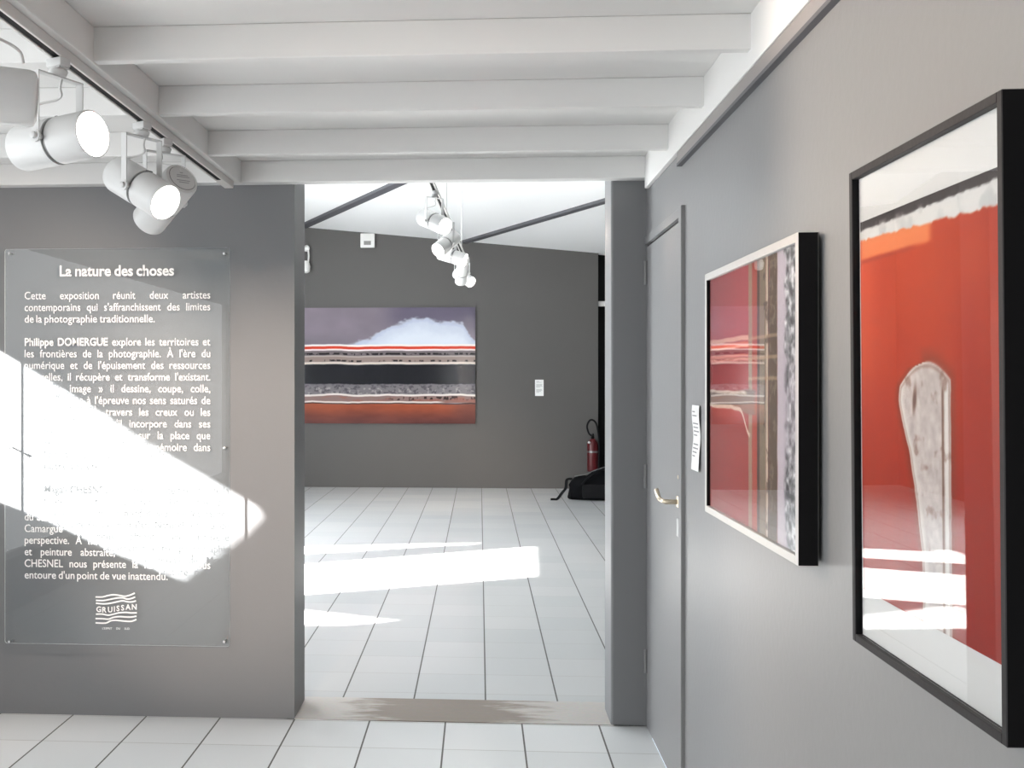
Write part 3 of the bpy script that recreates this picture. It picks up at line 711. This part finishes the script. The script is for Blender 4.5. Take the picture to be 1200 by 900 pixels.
# ------------------------------------------------------------------ black bag on the floor
g0 = onZ(669, 587, 0)
bag = empty('duffel_bag', (g0.x, g0.y, 0)); tag(bag, 'black soft travel bag slumped on the tiles at the far right beside the opening', 'bag')
bm = bmesh.new(); prof = []
N = 26
for i in range(N + 1):
    x = i / N * .78; t = i / N
    top = np.interp(x, [0, .05, .13, .22, .34, .46, .62, .74, .78], [.20, .27, .285, .30, .36, .39, .33, .24, .16])
    hw = .19 * (1 - abs(2 * t - 1) ** 5 * .5)
    ring = []
    for k in range(20):
        a = 2 * math.pi * k / 20; cx_, sx_ = math.cos(a), math.sin(a)
        y = hw * math.copysign(abs(cx_) ** .6, cx_); z = top / 2 + top / 2 * math.copysign(abs(sx_) ** .55, sx_)
        wr = .010 * math.sin(9 * t * 3 + 3 * a) + .006 * math.sin(17 * t * 2 + 5 * a)
        ring.append(bm.verts.new((x + .02 * math.sin(a * 2), .19 + y * (1 + wr), max(0.0, z + (wr if z > .05 else 0)))))
    prof.append(ring)
for a, b in zip(prof, prof[1:]):
    for k in range(20): bm.faces.new((a[k], a[(k + 1) % 20], b[(k + 1) % 20], b[k]))
bm.faces.new(prof[0]); bm.faces.new(prof[-1]); link('bag_body', bm, M['nylon'], bag, smooth=True)
bm = bmesh.new(); box(bm, .14, .58, -.035, .03, .03, .20, bev=.022); link('front_pocket', bm, M['nylon2'], bag, smooth=True)
bm = bmesh.new()
def strap(bm, pts, w, th, wdir):
    pts = smooth_path(pts, 6); pr = None; wdir = Vector(wdir).normalized()
    for i, p in enumerate(pts):
        t = (pts[min(i + 1, len(pts) - 1)] - pts[max(i - 1, 0)]).normalized(); n = t.cross(wdir).normalized() * th / 2; q = wdir * w / 2
        cur = [bm.verts.new(p + a) for a in (-q - n, q - n, q + n, -q + n)]
        if pr:
            for k in range(4): bm.faces.new((pr[k], pr[(k + 1) % 4], cur[(k + 1) % 4], cur[k]))
        else: bm.faces.new(cur)
        pr = cur
    bm.faces.new(pr)
strap(bm, [(.02, .10, .26), (-.04, .09, .25), (-.055, .085, .15), (-.10, .08, .09), (-.16, .07, .015), (-.20, .07, .010), (-.235, .07, .010)], .05, .026, (0.35, 1, 0)); link('strap', bm, M['nylon2'], bag)
bm = bmesh.new(); tube(bm, smooth_path([(.13, -.01, .20), (.22, -.03, .30), (.34, -.02, .38), (.46, -.02, .37), (.54, -.01, .24)], 6), .012, 8); link('carry_handle', bm, M['nylon2'], bag, smooth=True)
bm = bmesh.new(); tube(bm, smooth_path([(.06, .19, .285), (.2, .19, .312), (.34, .19, .368), (.46, .19, .40), (.62, .19, .34)], 6), .006, 6); link('zip', bm, M['band'], bag, smooth=True)

# ------------------------------------------------------------------ track lighting
def track(name, label, a, b, w, h, hang=None):
    """track from a to b (centre of its underside)"""
    a, b = Vector(a), Vector(b); r = empty(name, a); r.rotation_euler = (0, 0, math.atan2(b.y - a.y, b.x - a.x)); tag(r, label, 'lighting track')
    L = (b - a).length
    bm = bmesh.new(); box(bm, 0, L, -w / 2, -w * .27, 0, h, bev=.002); box(bm, 0, L, w * .27, w / 2, 0, h, bev=.002); box(bm, 0, L, -w * .27, w * .27, h * .4, h)
    link('rail', bm, M['trackw'], r)
    link('slot', bbox(0.03, L - .16, -w * .265, w * .265, h * .12, h * .41), M['dark'], r)
    link('end_cap', bbox(L - .16, L + .012, -w / 2 - .001, w / 2 + .001, -.001, h + .001, bev=.003), M['trackw'], r)
    if hang:
        for t in hang:
            bm = bmesh.new(); p = a + (b - a) * t; tube(bm, [(L * t, 0, h), (L * t, 0, zf(p.x, p.y) - a.z + .005)], .004, 8); link('suspension_rod', bm, M['cable'], r)
    return r
TZ = ZB - .034
track('lighting_track', 'white ceiling track with dark slot along the long beam at upper left, carrying four spotlights', (-1.074, -1.5, TZ), (-1.074, 4.56, TZ), .038, .028)
TZF = EYE + 1.27
fa, fb = Vector((-.365, 5.6, TZF)), Vector((-.135, 12.2, TZF))
track('lighting_track', 'white suspended ceiling track in the far room, running away from the viewer with small spotlights', fa, fb, .036, .028, hang=(.12, .45, .80))

def make_spot():
    """a spotlight aimed along +X; the origin is where its adapter meets the underside of the track"""
    r = empty('track_spotlight', (0, 0, 0))
    bm = bmesh.new(); box(bm, -.026, .026, -.018, .018, -.024, -.0008, bev=.004); box(bm, -.021, .021, -.0165, .0165, -.028, -.024); lathe(bm, [(-.050, .010), (-.046, .020), (-.036, .024), (-.032, .024), (-.030, .019), (-.024, .019)], 18, 'z', cap=(True, True))
    link('adapter', bm, M['lamp'], r, smooth=True)
    bm = bmesh.new()
    box(bm, -.012, .012, -.076, .076, -.0505, -.047, bev=.001)
    for s in (-1, 1):
        box(bm, -.012, .012, s * .074 - .0018, s * .074 + .0018, -.217, -.047, bev=.001)
        lathe(bm, [(-.0035, .016), (.0035, .016)], 16, 'y', cap=(True, True), mtx=Matrix.Translation((0, s * .074, -.211)))
    link('yoke', bm, M['lamp'], r)
    for s in (-1, 1):
        bm = bmesh.new(); lathe(bm, [(0, .009), (s * .009, .009), (s * .011, .006)], 12, 'y', cap=(True, True), mtx=Matrix.Translation((0, s * .077, -.211))); link('tilt_knob', bm, M['lamp'], r, smooth=True)
    bm = bmesh.new(); tube(bm, smooth_path([(0, .012, -.049), (-.008, .014, -.07), (-.02, .03, -.085), (-.04, .03, -.095), (-.08, .01, -.105), (-.10, 0, -.118), (-.105, 0, -.14)], 6), .0032, 8); link('cable', bm, M['cable'], r, smooth=True)
    R = .060
    bm = bmesh.new()
    lathe(bm, [(.012, R - .004), (.012, R), (.117, R), (.120, R - .0015), (.120, R - .004), (.100, R - .006)], 40, 'x')
    for s in (-1, 1): lathe(bm, [(s * (R - .01), .006), (s * .0735, .006)], 10, 'y', cap=(True, True))
    hd = link('lamp_head', bm, M['lamp'], r, smooth=True); hd.location = (0, 0, -.211)
    bm = bmesh.new(); lathe(bm, [(0, R - .006), (0, R + .0005), (-.118, R + .0005), (-.128, R - .003), (-.132, R - .011)], 40, 'x'); lathe(bm, [(-.1315, R - .0125), (-.134, R - .017)], 40, 'x', cap=(False, True)); link('rear_housing', bm, M['lamp'], hd, smooth=True)
    bm = bmesh.new(); lathe(bm, [(-.1295, R - .0105), (-.133, R - .0135), (-.1295, R - .0165)], 40, 'x'); link('rear_ring', bm, M['band'], hd, smooth=True)
    bm = bmesh.new(); lathe(bm, [(-.001, R - .004), (.013, R - .004)], 40, 'x'); box(bm, .002, .010, -.012, .012, R - .005, R + .002, bev=.001); link('clamp_band', bm, M['band'], hd, smooth=True)
    bm = bmesh.new(); lathe(bm, [(.103, R - .0058), (.109, R - .014), (.1115, R - .035), (.112, .002)], 36, 'x', cap=(False, True)); link('lens', bm, M['lens'], hd, smooth=True)
    return r
PROTO = make_spot()
def copy_tree(o, parent=None):
    c = o.copy(); COL.objects.link(c)
    if parent is not None: c.parent = parent
    for ch in o.children: copy_tree(ch, c)
    return c
def spotlight(loc, d, label, power, group, first=[True], cone=62, drop=None):
    kids = None
    r = PROTO if first[0] else copy_tree(PROTO_SRC[0])
    if first[0]: first[0] = False
    d = Vector(d).normalized(); r.location = loc; r.rotation_euler = (0, 0, math.atan2(d.y, d.x))
    tag(r, label, 'spotlight', group)
    for ch in r.children:
        if ch.name.startswith('lamp_head'):
            ch.rotation_euler = (0, -math.asin(d.z), 0)
            LIGHTS.append((ch, power, cone))
    return r
LIGHTS = []; PROTO_SRC = [PROTO]
G1, G2 = 'spotlights on the front track', 'spotlights on the far track'
tx = -1.074
ZA = TZ
spotlight((tx, 2.69, ZA), (.85, -.385, .045), 'large lit white spotlight aimed right, second from left on the front track', 120, G1)
spotlight((tx, 2.215, ZA), (-.9, -.42, .03), 'white spotlight cut off by the left picture edge, turned away to the left', 90, G1)
spotlight((tx, 3.375, ZA), (.77, -.44, -.46), 'lit white spotlight tilted down right, in front of the spotlight turned to the text panel', 90, G1)
sc = spotlight((tx, 3.62, ZA), (-.64, .60, -.47), 'white spotlight showing its round labelled back, aimed down at the text panel', 60, G1, cone=100)
spotlight((tx, -.35, ZA), (.015, .98, -.215), 'white spotlight nearest the viewer on the front track, aimed along it at the text panel', 900, G1, cone=25)  # lamp added out of view for the warm pool on the panel
for ch in sc.children:
    if ch.name.startswith('lamp_head'):
        bm = bmesh.new()
        for z, y0, y1 in ((.020, -.006, .006), (.010, -.022, .020), (.003, -.026, .022), (-.012, -.024, .026), (-.020, -.018, .020)):
            v = [bm.verts.new((-.1344, y, zz)) for y, zz in ((y0, z - .0016), (y1, z - .0016), (y1, z + .0016), (y0, z + .0016))]; bm.faces.new(v)
        link('rating_label', bm, M['ink'], ch)
def tpos(y): k = (y - fa.y) / (fb.y - fa.y); p = fa + (fb - fa) * k; return (p.x, p.y, TZF)
spotlight(tpos(7.3), (.62, -.66, -.36), 'nearest spotlight on the far room track, topmost there, glowing lens towards the right', 90, G2)
spotlight(tpos(8.5), (-.52, -.68, -.52), 'far room spotlight glowing lowest at the left of its cluster, turned down left', 90, G2)
spotlight(tpos(9.4), (.90, -.25, -.30), 'third spotlight along the far room track, pointing right above the dangling last one', 90, G2)
spotlight(tpos(11.4), (.62, -.60, -.45), 'last spotlight at the far end of the far room track, against the grey wall', 90, G2)
spotlight(tpos(10.9), (-.10, .72, -.68), 'far room spotlight tucked behind the last one and aimed at the wide artwork', 160, G2)
for hd, power, cone in LIGHTS:
    l = bpy.data.lights.new('bulb', 'SPOT'); l.energy = power; l.spot_size = math.radians(cone); l.spot_blend = 0.9; l.color = (1, 0.83, 0.69); l.shadow_soft_size = .03
    o = bpy.data.objects.new('bulb', l); COL.objects.link(o); o.parent = hd; o.location = (.125, 0, 0); o.rotation_euler = (0, -math.pi / 2, 0)
